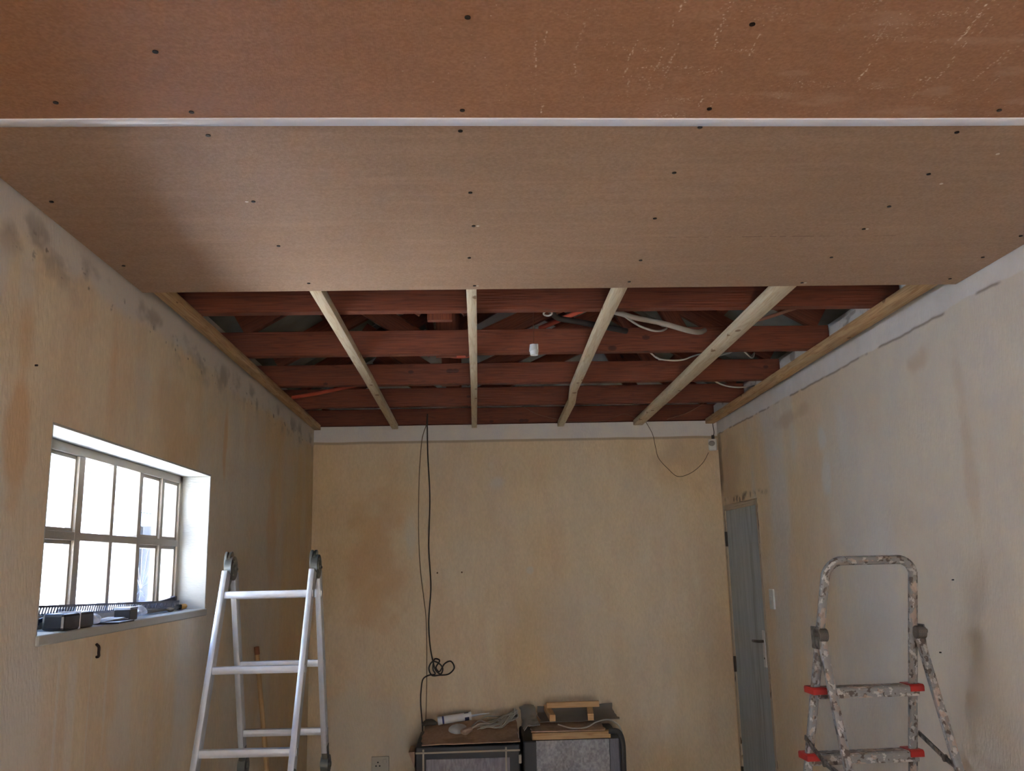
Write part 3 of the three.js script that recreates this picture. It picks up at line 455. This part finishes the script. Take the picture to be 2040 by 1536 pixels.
// ---------- boxes by the end wall and what lies on them ----------
const black = std({ color: 0x23262a, roughness: 0.5 }), tape = std({ color: 0xb8ad98, roughness: 0.7 });
const scuff = texture(512, 512, (u, v) => { const n = 60 * (fbm(u * 60, v * 9 + 6 * fbm(u * 3, v * 3, 2, 185), 4, 181) - 0.5) + 24 * (fbm(u * 8, v * 8, 3, 183) - 0.5); return [146 + n, 142 + n, 148 + n]; });
const dimple = texture(512, 512, (u, v) => { const n = 60 * (fbm(u * 44, v * 44, 2, 187) - 0.5) + 30 * (fbm(u * 5, v * 3, 3, 189) - 0.5); return [150 + n, 150 + n, 152 + n]; });
const uvFace = (g, w, h) => { const p = g.attributes.position, uv = g.attributes.uv; for (let i = 0; i < p.count; i++) uv.setXY(i, p.getX(i) / w + 0.5, p.getY(i) / h + 0.5); return g; };
{
  const b = tag(group('storage_box'), 'black box with cream tape lines crossing its grey front', 'box', 'boxes standing by the end wall'); b.position.set(1.065, 0, 0.34);
  mesh('body', box(0.63, 0.585, 0.52, 0.012, 0, 0.2925, 0), black, b);
  mesh('front_panel', uvFace(box(0.5, 0.47, 0.012, 0.002, 0, 0, 0), 0.5, 0.47).translate(0.0, 0.278, 0.262), std({ map: scuff, roughness: 0.6 }), b, 'scuffed grey front panel');
  for (const x of [-0.265, 0.228]) mesh('tape_strip', box(0.011, 0.56, 0.003, 0.001, x, 0.292, 0.2695), tape, b);
  mesh('tape_strip', box(0.625, 0.011, 0.003, 0.001, 0, 0.552, 0.2715), tape, b);
  mesh('corner_cap', box(0.016, 0.05, 0.05, 0.003, 0.312, 0.5, 0.245), tape, b);
  const b2 = tag(group('storage_box'), 'black-edged box with a grey dimpled front, carrying the pine frame', 'box', 'boxes standing by the end wall'); b2.position.set(1.715, 0, 0.34);
  mesh('body', box(0.605, 0.60, 0.52, 0.014, -0.0175, 0.30, 0), black, b2);
  mesh('front_panel', uvFace(box(0.44, 0.60, 0.014, 0.002, 0, 0, 0), 0.44, 0.6).translate(-0.02, 0.30, 0.263), std({ map: dimple, roughness: 0.45 }), b2, 'grey dimpled front panel');
  mesh('side_panel', uvFace(box(0.055, 0.6, 0.012, 0.002, 0, 0, 0), 0.055, 0.6).translate(0.231, 0.30, 0.262), std({ map: scuff, roughness: 0.6, color: 0xc9cfd4 }), b2);
  const pts = [V(0.2, 0.645, 0.277), V(0.255, 0.64, 0.277), V(0.277, 0.6, 0.275), V(0.281, 0.4, 0.274), V(0.285, 0.02, 0.274)];
  mesh('edge_strip', sweep(new THREE.CatmullRomCurve3(pts).getPoints(24), rect(0.03, 0.022, 0.004), V(0, 0, 1), 0.6), std({ color: 0x34312c, roughness: 0.6 }), b2);
  const kraft = texture(256, 256, (u, v) => { const n = 26 * (fbm(u * 40, v * 14, 4, 191) - 0.5); return lerp3([190 + n, 158 + n, 132 + n], [146, 120, 98], 0.5 * sst(0.55, 0.7, fbm(u * 5, v * 5, 4, 193))); });
  const km = std({ map: kraft, roughness: 0.95 });
  // bent sheets: a ragged outline in x, z, lifted by fn(x, z)
  function sheet(x0, x1, z0, z1, y, lift, th, seed, nx = 24, nz = 16) {
    const g = new THREE.BoxGeometry(x1 - x0, th, z1 - z0, nx, 1, nz), p = g.attributes.position;
    for (let i = 0; i < p.count; i++) { let x = p.getX(i), z = p.getZ(i); const ex = Math.abs(x) > (x1 - x0) / 2 - 1e-4 ? 1 : 0, ez = Math.abs(z) > (z1 - z0) / 2 - 1e-4 ? 1 : 0; x += ex * 0.02 * (fbm(z * 18, 1, 3, seed) - 0.5); z += ez * 0.025 * (fbm(x * 14, 2, 3, seed + 1) - 0.5); const X = x + (x0 + x1) / 2, Z = z + (z0 + z1) / 2; p.setXYZ(i, X, p.getY(i) + y + th / 2 + lift(X, Z), Z); }
    g.computeVertexNormals(); return toCreasedNormals(g.toNonIndexed(), 0.5);
  }
  tag(mesh('cardboard_sheet', sheet(0.785, 1.375, 0.06, 0.595, 0.588, (x, z) => 0.04 * sst(0.6, 0.05, z) + 0.008 * fbm(x * 5, z * 5, 2, 195) , 0.006, 197), km), 'flat brown cardboard sheet on the black taped box', 'cardboard');
  tag(mesh('cardboard_sheet', sheet(1.45, 1.895, 0.08, 0.605, 0.646, (x, z) => 0.005 * sst(0.6, 0.05, z) + 0.004 * fbm(x * 6, z * 6, 2, 199), 0.006, 201), km), 'brown cardboard sheet under the pine frame', 'cardboard');
  const wd = tag(mesh('timber_offcut', box(0.475, 0.04, 0.05, 0.003, 1.69, 0.622, 0.575), M.dusty), 'brown timber offcut along the front edge of the grey-fronted box', 'timber');
  tag(mesh('timber_offcut', box(0.475, 0.04, 0.05, 0.003, 1.69, 0.622, 0.12), M.dusty), 'brown timber offcut at the back under the cardboard', 'timber');
  const flap = tag(mesh('cardboard_flap', new THREE.ExtrudeGeometry(poly([[-0.036, 0.0], [0, 0.002], [0.0, -0.09]]), { depth: 0.2, bevelEnabled: false }).translate(0.747, 0.556, 0.4), km), 'dark brown cardboard flap hanging on the left of the black taped box', 'cardboard');
  // pine frame
  const pf = tag(group('pine_frame'), 'small frame of three pine offcuts lying on the cardboard', 'frame'); pf.position.set(1.735, 0.689, 0.3);
  mesh('rail', box(0.34, 0.034, 0.034, 0.002, 0.005, 0.058, -0.06), M.offcut, pf);
  mesh('side_piece', bar(V(-0.148, 0.02, 0.2), V(-0.155, 0.022, -0.2), 0.036, 0.038, V(0, 1, 0)), M.offcut, pf); mesh('side_piece', bar(V(0.088, 0.02, 0.2), V(0.125, 0.022, -0.16), 0.036, 0.038, V(0, 1, 0)), M.offcut, pf);
  // sealant cartridge
  const ct = tag(group('sealant_cartridge'), 'white sealant cartridge with blue bands and a long nozzle', 'cartridge'); ct.position.set(0.975, 0.675, 0.19); ct.rotation.set(0, 0.1, 0.10);
  const label = texture(256, 128, (u, v) => { let c = [224, 226, 228]; if (u < 0.16 && u > 0.1) c = [44, 56, 118]; if (u < 0.24 && u > 0.12 && v > 0.3 && v < 0.5) c = [40, 48, 92]; if (u > 0.83 && u < 0.97 && ((v * 8) % 4 < 2.6)) c = [52, 58, 92]; if (u > 0.3 && u < 0.78 && v > 0.36 && v < 0.44 && vnoise(u * 60, 1, 203) > 0.5) c = [96, 102, 124]; return c; });
  const cyl = new THREE.CylinderGeometry(0.025, 0.025, 0.2, 24, 1, true); { const uv = cyl.attributes.uv; for (let i = 0; i < uv.count; i++) uv.setXY(i, uv.getY(i), uv.getX(i)); }
  mesh('tube_body', cyl.rotateZ(-Math.PI / 2), std({ map: label, roughness: 0.4 }), ct);
  const wp = std({ color: 0xd8dbdd, roughness: 0.45 });
  mesh('end_cap', new THREE.CylinderGeometry(0.0265, 0.0265, 0.012, 24).rotateZ(Math.PI / 2).translate(0.104, 0, 0), wp, ct); mesh('base_ring', new THREE.CylinderGeometry(0.0265, 0.0265, 0.016, 24).rotateZ(Math.PI / 2).translate(-0.1, 0, 0), wp, ct);
  mesh('nozzle', new THREE.CylinderGeometry(0.002, 0.008, 0.12, 14).rotateZ(-Math.PI / 2).translate(0.168, 0, 0), wp, ct);
  // crushed cup and dust cloths
  const soft = new THREE.MeshPhysicalMaterial({ color: 0xd4d2cc, roughness: 0.5, transmission: 0.25, thickness: 0 });
  tag(mesh('plastic_dish', lumpy(new THREE.SphereGeometry(0.062, 24, 14, 0, Math.PI * 2, 0, Math.PI / 2).scale(1, 0.5, 0.9), 0.012, 24, 211).rotateX(0.25).translate(1.0, 0.628, 0.33), soft), 'round whitish plastic dish in front of the sealant cartridge', 'dish');
  tag(mesh('crumpled_paper', lumpy(new THREE.IcosahedronGeometry(0.03, 3).scale(1.3, 0.7, 1), 0.03, 30, 213).translate(1.055, 0.642, 0.44), std({ color: 0xb79a86 })), 'pinkish crumpled paper beside the round plastic dish', 'paper');
  tag(mesh('rag', lumpy(new THREE.SphereGeometry(0.06, 20, 12).scale(0.8, 0.28, 1.1), 0.03, 22, 215).translate(0.812, 0.655, 0.22), std({ color: 0x5d574b })), 'dark rag at the left end of the sealant cartridge', 'rag');
  const R = rng(21);
  const wires = []; for (let k = 0; k < 18; k++) { const x = 1.08 + 0.11 * R(), z = 0.1 + 0.3 * R(); wires.push(tube([[x, 0.618, z], [x + 0.05, 0.622 + 0.03 * R(), z - 0.05 + 0.1 * R()], [x + 0.12, 0.622 + 0.03 * R(), z - 0.06 + 0.12 * R()], [x + 0.2, 0.645 + 0.03 * R(), 0.14 + 0.1 * R()], [1.36 + 0.03 * R(), 0.66 + 0.04 * R(), 0.12 + 0.08 * R()]], 0.0025 + 0.003 * R(), 40, 5)); }
  const bun = tag(mesh('cable_bundle', merge(wires).translate(0, 0.022, 0.03), std({ color: 0xc2bcb0, roughness: 0.7 })), 'loose bundle of grey offcut strips and cables between the boxes', 'cables');
  tag(mesh('grey_cloth', sheet(1.405, 1.50, 0.1, 0.58, 0.66, (x, z) => 0.04 * fbm(x * 12, z * 9, 3, 221) + 0.05 * sst(0.35, 0.05, z) - 1.2 * Math.max(0, 1.43 - x) * (1 - 0.6 * sst(0.5, 0.1, z)), 0.004, 223, 20, 30), std({ color: 0x9a9892, roughness: 0.95 })), 'grey cloth draped over the gap between the boxes', 'cloth');
  tag(mesh('grey_cloth', sheet(1.52, 2.02, 0.04, 0.4, 0.664, (x, z) => 0.012 * fbm(x * 8, z * 14, 3, 225) + 0.006 * sst(0.4, 0.07, z) + 0.03 * sst(0.1, 0.05, z) + 0.02 * sst(1.9, 1.98, x) * fbm(x * 9, z * 9, 2, 229), 0.004, 227, 30, 24), std({ color: 0x8f8a82, roughness: 0.95 })), 'rumpled grey cloth behind the pine frame', 'cloth');
  tag(mesh('white_cable', tube([[1.62, 0.672, 0.5], [1.7, 0.664, 0.6], [1.78, 0.665, 0.59], [1.86, 0.685, 0.52], [1.93, 0.69, 0.5], [1.985, 0.665, 0.54], [2.0, 0.63, 0.58]], 0.005, 50, 6), std({ color: 0xb9b3a6 })), 'thin pale cable curling over the right corner of the grey-fronted box', 'cable');
}

// ---------- wires, conduits, fittings ----------
const dk = std({ color: 0x2a211c, roughness: 0.55 }), brownC = std({ color: 0x7d6a52, roughness: 0.6 }), whiteC = std({ color: 0xc9c4ba, roughness: 0.5 }), orange = std({ color: 0xc4553a, roughness: 0.5 });
tag(mesh('black_cable', tube([[0.80, 2.7, 0.02], [0.797, 2.62, 0.014], [0.797, 2.589, 0.008], [0.8, 2.414, 0.008], [0.813, 2.115, 0.009], [0.804, 1.771, 0.008], [0.817, 1.501, 0.009], [0.802, 1.269, 0.008], [0.812, 1.105, 0.01], [0.828, 1.023, 0.016], [0.848, 0.958, 0.018], [0.881, 0.931, 0.014], [0.895, 0.965, 0.01], [0.87, 1.0, 0.012], [0.828, 1.014, 0.02], [0.803, 0.975, 0.022], [0.822, 0.926, 0.02], [0.87, 0.925, 0.02], [0.938, 0.932, 0.014], [0.972, 0.971, 0.012], [0.949, 1.012, 0.014], [0.909, 0.999, 0.02], [0.871, 0.948, 0.026], [0.85, 0.975, 0.024], [0.875, 1.02, 0.02], [0.842, 1.03, 0.014], [0.83, 0.96, 0.012], [0.845, 0.933, 0.01], [0.80, 0.925, 0.012], [0.765, 0.905, 0.014], [0.75, 0.832, 0.016], [0.747, 0.753, 0.016], [0.757, 0.62, 0.02], [0.763, 0.45, 0.03]], 0.0048, 420, 8), dk), 'black cable hanging down the end wall with a knotted loop', 'cable');
tag(mesh('brown_cable', tube([[0.793, 2.63, 0.006], [0.764, 2.541, 0.005], [0.743, 2.328, 0.005], [0.735, 2.083, 0.005], [0.735, 1.841, 0.005], [0.748, 1.603, 0.005], [0.768, 1.435, 0.005], [0.782, 1.318, 0.005], [0.788, 1.104, 0.005], [0.784, 0.75, 0.005], [0.775, 0.561, 0.005]], 0.0035, 120, 6), brownC), 'thin brownish cable on the end wall left of the black cable', 'cable');
tag(mesh('thin_wire', tube([[2.351, 2.632, 0.004], [2.401, 2.53, 0.004], [2.417, 2.439, 0.004], [2.434, 2.36, 0.004], [2.495, 2.284, 0.004], [2.563, 2.226, 0.004], [2.654, 2.245, 0.006], [2.749, 2.319, 0.01], [2.792, 2.39, 0.02]], 0.0022, 90, 5), std({ color: 0x6a5a48 })), 'thin wire looping down the end wall to the motion sensor', 'wire');
tag(mesh('thin_wire', tube([[1.47, 2.73, 0.1], [1.573, 2.673, 0.1], [1.713, 2.64, 0.06], [1.76, 2.634, 0.015], [2.049, 2.629, 0.02], [2.122, 2.648, 0.06], [2.194, 2.668, 0.08], [2.28, 2.646, 0.03], [2.351, 2.63, 0.006]], 0.002, 90, 5), std({ color: 0x8a6a54 })), 'thin wire lying along the top of the end wall', 'wire');
tag(mesh('thin_wire', tube([[2.5, 2.628, 0.05], [2.641, 2.667, 0.1], [2.734, 2.716, 0.1], [2.79, 2.752, 0.1]], 0.002, 40, 5), std({ color: 0x9a7a60 })), 'thin wire rising over the last truss near the right corner', 'wire');
{ // motion sensor in the corner
  const s = tag(group('motion_sensor'), 'small white motion sensor in the far right corner', 'sensor'); s.position.set(2.823, 2.443, 0.03); s.rotation.y = -0.35;
  mesh('housing', box(0.058, 0.082, 0.036, 0.008, 0, 0, 0.004), std({ color: 0xd6d2c8, roughness: 0.5 }), s); mesh('lens', new THREE.SphereGeometry(0.023, 16, 10).scale(1, 0.85, 0.5).translate(-0.004, 0.008, 0.02), std({ color: 0x8f8880, roughness: 0.3 }), s); mesh('bracket', box(0.02, 0.03, 0.02, 0.003, 0.004, 0.055, -0.012), std({ color: 0x3c342e }), s);
  tag(mesh('sensor_wire', tube([[2.827, 2.485, 0.02], [2.842, 2.53, 0.012], [2.838, 2.6, 0.012], [2.842, 2.68, 0.03]], 0.003, 30, 5), std({ color: 0x4a3d34 })), 'short dark wire above the corner motion sensor', 'wire');
}
{ const s = tag(group('wall_socket'), 'white wall socket low on the end wall left of the boxes', 'socket'); s.position.set(0.481, 0.365, 0); const wm = std({ color: 0xbdb5a4, roughness: 0.5 });
  mesh('plate', box(0.115, 0.115, 0.014, 0.004, 0, 0, 0.0075), wm, s); mesh('rocker', box(0.02, 0.026, 0.006, 0.002, 0.03, 0.03, 0.017), wm, s); mesh('outlet', merge([[-0.012, 0], [0.012, 0], [0, 0.022]].map(([x, y]) => new THREE.CylinderGeometry(0.005, 0.005, 0.002, 10).rotateX(Math.PI / 2).translate(x - 0.015, y, 0.0148))), std({ color: 0x1c1c1c }), s); }
{ const s = tag(group('light_switch'), 'white light switch plate on the wall beside the door', 'switch'); s.position.set(W, 1.408, 0.955); const wm = std({ color: 0xd3d4cf, roughness: 0.5 });
  mesh('plate', box(0.012, 0.115, 0.072, 0.003, -0.0065, 0, 0), wm, s); for (const z of [-0.011, 0.011]) mesh('rocker', box(0.006, 0.026, 0.012, 0.002, -0.0145, 0.004, z), wm, s); }
{ // hanging lampholder
  const s = tag(group('lampholder'), 'white lampholder hanging on a thin cord from the first truss', 'lampholder'); s.position.set(1.402, 2.57, 2.45);
  mesh('body', merge([new THREE.CylinderGeometry(0.016, 0.02, 0.03, 16).translate(0, 0.006, 0), new THREE.CylinderGeometry(0.02, 0.017, 0.022, 16).translate(0.002, -0.016, 0), box(0.014, 0.03, 0.02, 0.003, 0.014, 0.008, 0)]), std({ color: 0xdde2e2, roughness: 0.4 }), s);
  mesh('cord', tube([[0, 0.02, 0], [0.001, 0.06, 0.0], [0.002, 0.14, 0.02], [0, 0.2, 0.3]], 0.0016, 30, 5), std({ color: 0x6a3f2e }), s);
}
tag(mesh('cable_ring', new THREE.TorusGeometry(0.018, 0.004, 8, 20).rotateX(1.25).translate(1.457, 2.69, 2.6), whiteC), 'small white ring of cable under the first truss', 'cable');
{ const s = tag(group('orange_conduit'), 'orange conduit with a white end piece beside the hanging lampholder', 'conduit'); s.position.set(1.472, 2.8, 1.95);
  mesh('pipe', tube([[0, 0, 0], [0.1, 0.01, 0.134], [0.198, 0.02, 0.268], [0.4, 0.05, 0.5]], 0.0125, 20, 10), orange, s); mesh('connector', new THREE.CylinderGeometry(0.015, 0.015, 0.03, 12).rotateZ(1.57).translate(-0.012, 0, -0.008), std({ color: 0xd9d6d0 }), s); }
tag(mesh('orange_conduit', tube([[0.03, 2.665, 0.9], [0.213, 2.684, 0.95], [0.454, 2.732, 0.95], [0.56, 2.75, 0.95], [0.8, 2.8, 0.98]], 0.0115, 30, 10), orange), 'orange conduit curving up at the left wall between the far trusses', 'conduit');
tag(mesh('orange_conduit', tube([[0.9, 2.76, 1.62], [1.1, 2.73, 1.66], [1.3, 2.80, 1.7]], 0.011, 20, 10), orange), 'orange conduit glimpsed above the middle truss', 'conduit');
tag(mesh('black_conduit', tube([[1.46, 2.72, 2.58], [1.486, 2.752, 2.42], [1.52, 2.738, 2.36], [1.612, 2.721, 2.35], [1.726, 2.703, 2.33], [1.852, 2.70, 2.25]], 0.0135, 50, 10), std({ color: 0x332d2a, roughness: 0.6 })), 'black flexible conduit crossing the orange one', 'conduit');
tag(mesh('white_conduit', tube([[1.70, 2.77, 2.4], [1.809, 2.754, 2.36], [1.866, 2.739, 2.35], [2.003, 2.711, 2.34], [2.152, 2.68, 2.3], [2.3, 2.765, 2.02]], 0.0125, 50, 10), std({ color: 0xb0a698, roughness: 0.6 })), 'dusty white conduit behind the kinked batten', 'conduit');
tag(mesh('white_cable', tube([[1.80, 2.76, 2.37], [1.854, 2.725, 2.35], [1.898, 2.696, 2.35], [1.955, 2.681, 2.33], [2.0, 2.69, 2.28], [2.1, 2.77, 2.05]], 0.005, 50, 6), whiteC), 'white cable sagging under the dusty white conduit', 'cable');
tag(mesh('white_cable', tube([[2.03, 2.77, 1.7], [2.065, 2.71, 1.75], [2.098, 2.683, 1.75], [2.163, 2.671, 1.75], [2.23, 2.673, 1.75], [2.284, 2.691, 1.75], [2.333, 2.701, 1.75], [2.345, 2.684, 1.75], [2.36, 2.76, 1.72]], 0.0045, 70, 6), whiteC), 'wavy white cable between the second and middle trusses', 'cable');
tag(mesh('white_cable', tube([[2.56, 2.76, 0.93], [2.602, 2.726, 0.95], [2.662, 2.694, 0.95], [2.754, 2.677, 0.95], [2.86, 2.686, 0.95]], 0.005, 50, 6), whiteC), 'white cable entering the right wall under the far trusses', 'cable');
tag(mesh('white_cable', tube([[2.5, 2.762, 1.43], [2.52, 2.74, 1.6], [2.54, 2.728, 1.75], [2.59, 2.681, 1.75], [2.66, 2.74, 1.6], [2.7, 2.76, 1.41]], 0.004, 40, 6), whiteC), 'short white cable loop right of the knotty batten', 'cable');
tag(mesh('pale_conduit', tube([[2.30, 2.68, 2.36], [2.476, 2.717, 2.4], [2.582, 2.751, 2.4], [2.75, 2.8, 2.42]], 0.008, 30, 8), std({ color: 0x9a6c58, roughness: 0.7 })), 'pinkish brown conduit near the right wall behind the first truss', 'conduit');

// broom stick leaning in the far left corner
{ const s = tag(group('broom_stick'), 'rough brown broom stick leaning against the left wall behind the folding ladder', 'stick');
  mesh('shaft', tube([[0.016, 1.235, 1.52], [0.06, 0.75, 1.46], [0.125, 0.012, 1.38]], 0.0125, 20, 10), M.dusty, s); mesh('grip', tube([[0.0145, 1.262, 1.523], [0.018, 1.225, 1.519]], 0.0134, 4, 10), std({ color: 0x7e4e32, roughness: 0.6 }), s); }

// wall nails and hooks
for (const [x, y, z, l, wl_] of [[0.003, 2.181, 3.942, 'small rusty nail in the left wall above the window', 1], [W - 0.003, 1.553, 3.005, 'small dark nail in the right wall above the step ladder hinge', 0], [W - 0.003, 1.285, 2.854, 'tiny dark nail in the right wall beside the step ladder', 0]]) tag(mesh('nail', new THREE.CylinderGeometry(0.0026, 0.0026, 0.008, 8).rotateZ(Math.PI / 2).translate(x, y, z), nailMat), l, 'nail');
tag(mesh('wall_hook', tube([[0.003, 1.44, 3.45], [0.012, 1.432, 3.452], [0.014, 1.415, 3.455], [0.012, 1.404, 3.449], [0.004, 1.402, 3.446]], 0.004, 20, 6), nailMat), 'small dark hook in the wall below the window sill', 'hook');
for (const [x, z] of [[1.0, 0], [1.39, 0]]) tag(mesh('wall_plug', new THREE.CylinderGeometry(0.006, 0.006, 0.004, 10).rotateX(Math.PI / 2).translate(x === 1.0 ? 0.862 : 1.03, 1.596, 0.002), std({ color: 0x6d5138 })), x === 1.0 ? 'small brown wall plug just right of the black cable' : 'larger brown wall plug right of the black cable', 'wall plug');

// things on the window sill
const sy = win.y0 + 0.0245;
{
  const g = [], n = 74, z0 = 3.70, z1 = 2.44, ya = (t) => 1.548 - 0.034 * t, h = 0.024;
  const at = (t, up) => V(-0.088 + 0.004 * Math.sin(t * 3), ya(t) + up * h / 2, z0 + (z1 - z0) * t);
  for (const s of [-1, 1]) { const pts = []; for (let i = 0; i <= 16; i++) pts.push(at(i / 16, s)); g.push(sweep(pts, rect(0.007, 0.003), V(1, 0, 0), 0)); }
  for (let i = 0; i < n; i++) g.push(sweep([at(i / n, -1), at((i + 0.75) / n, 1)], rect(0.007, 0.002), V(1, 0, 0), 0));
  { const pts = []; for (let i = 0; i <= 16; i++) pts.push(at(i / 16, -1).add(V(0.012, -0.001, 0))); g.push(sweep(pts, rect(0.002, 0.024), V(1, 0, 0), 0)); }
  tag(mesh('corner_bead', merge(g), std({ color: 0x74757e, roughness: 0.5, metalness: 0.4 })), 'long slotted metal corner bead propped along the window sill', 'corner bead');
  const blackP = std({ color: 0x17191f, roughness: 0.35 });
  const wrap = new THREE.MeshPhysicalMaterial({ color: 0xe6e6ea, roughness: 0.35, transmission: 0.55, thickness: 0, side: THREE.DoubleSide });
  const k1 = tag(group('black_package'), 'black package at the near end of the window sill', 'package'); k1.position.set(-0.027, sy, 3.575);
  mesh('body', lumpy(box(0.062, 0.046, 0.20, 0.008, 0, 0.0235, 0), 0.004, 30, 231), blackP, k1); mesh('tie', box(0.065, 0.049, 0.004, 0.001, 0, 0.0245, 0.0), std({ color: 0xb9bcc4 }), k1);
  const plasticFilm = (name, x, z, rx, ry, rz, s, l) => tag(mesh(name, lumpy(new THREE.IcosahedronGeometry(1, 5).scale(rx, ry, rz), 0.028, 26, s).translate(x, sy + ry + 0.004, z), wrap), l, 'plastic wrap');
  plasticFilm('plastic_wrap', -0.022, 3.435, 0.024, 0.016, 0.034, 233, 'crumpled clear plastic beside the black package on the sill');
  plasticFilm('plastic_wrap', -0.022, 3.06, 0.024, 0.016, 0.055, 235, 'crumpled clear plastic around the small black box on the sill');
  const pl = tag(mesh('black_plate', box(0.13, 0.005, 0.125, 0.001, 0, 0, 0), blackP), 'thin black plate overhanging the window sill', 'plate'); pl.position.set(-0.02, sy + 0.004, 3.335);
  const papers = [0, 1, 2].forEach((k) => { const p = tag(mesh('paper_sheet', box(0.075 - k * 0.008, 0.0012, 0.15, 0, 0, 0, 0), std({ color: [0xd7d8dc, 0xc4c6cc, 0xdedfe2][k] })), ['white paper sheet lying on the black plate', 'greyish paper sheet second in the pile on the sill', 'topmost white paper sheet of the pile on the sill'][k], 'paper'); p.position.set(-0.035 + k * 0.004, sy + 0.0082 + 0.0022 * k, 3.30 - 0.02 * k); p.rotation.y = 0.15 * k - 0.1; });
  const k2 = tag(group('black_box'), 'small black box in clear plastic at the middle of the sill', 'box'); k2.position.set(-0.018, sy, 3.18); k2.rotation.y = 0.1;
  mesh('body', box(0.05, 0.034, 0.09, 0.003, 0, 0.0175, 0), blackP, k2); mesh('lid', box(0.052, 0.008, 0.092, 0.002, 0, 0.0385, 0), std({ color: 0xb4bcc6, roughness: 0.4 }), k2);
  const kn = tag(group('yellow_knife'), 'yellow-handled knife at the far end of the window sill', 'knife'); kn.position.set(-0.07, sy + 0.0125, 2.47);
  mesh('handle', new THREE.CapsuleGeometry(0.0105, 0.06, 4, 10).rotateX(Math.PI / 2).scale(1, 1, 1).translate(0, 0, -0.02), std({ color: 0xd39a2c, roughness: 0.45 }), kn); mesh('blade', box(0.004, 0.014, 0.06, 0.001, 0, 0.0, 0.045), steel, kn); mesh('collar', box(0.02, 0.02, 0.016, 0.004, 0, 0, 0.02), std({ color: 0x2b2723 }), kn);
  tag(mesh('rubble', lumpy(new THREE.IcosahedronGeometry(0.013, 2).scale(1, 0.7, 1.6), 0.012, 60, 241).translate(-0.06, sy + 0.009, 2.62), std({ color: 0x8c7f70 })), 'small brownish lump of rubble on the sill near the knife', 'rubble');
}

renderer.render(scene, camera);
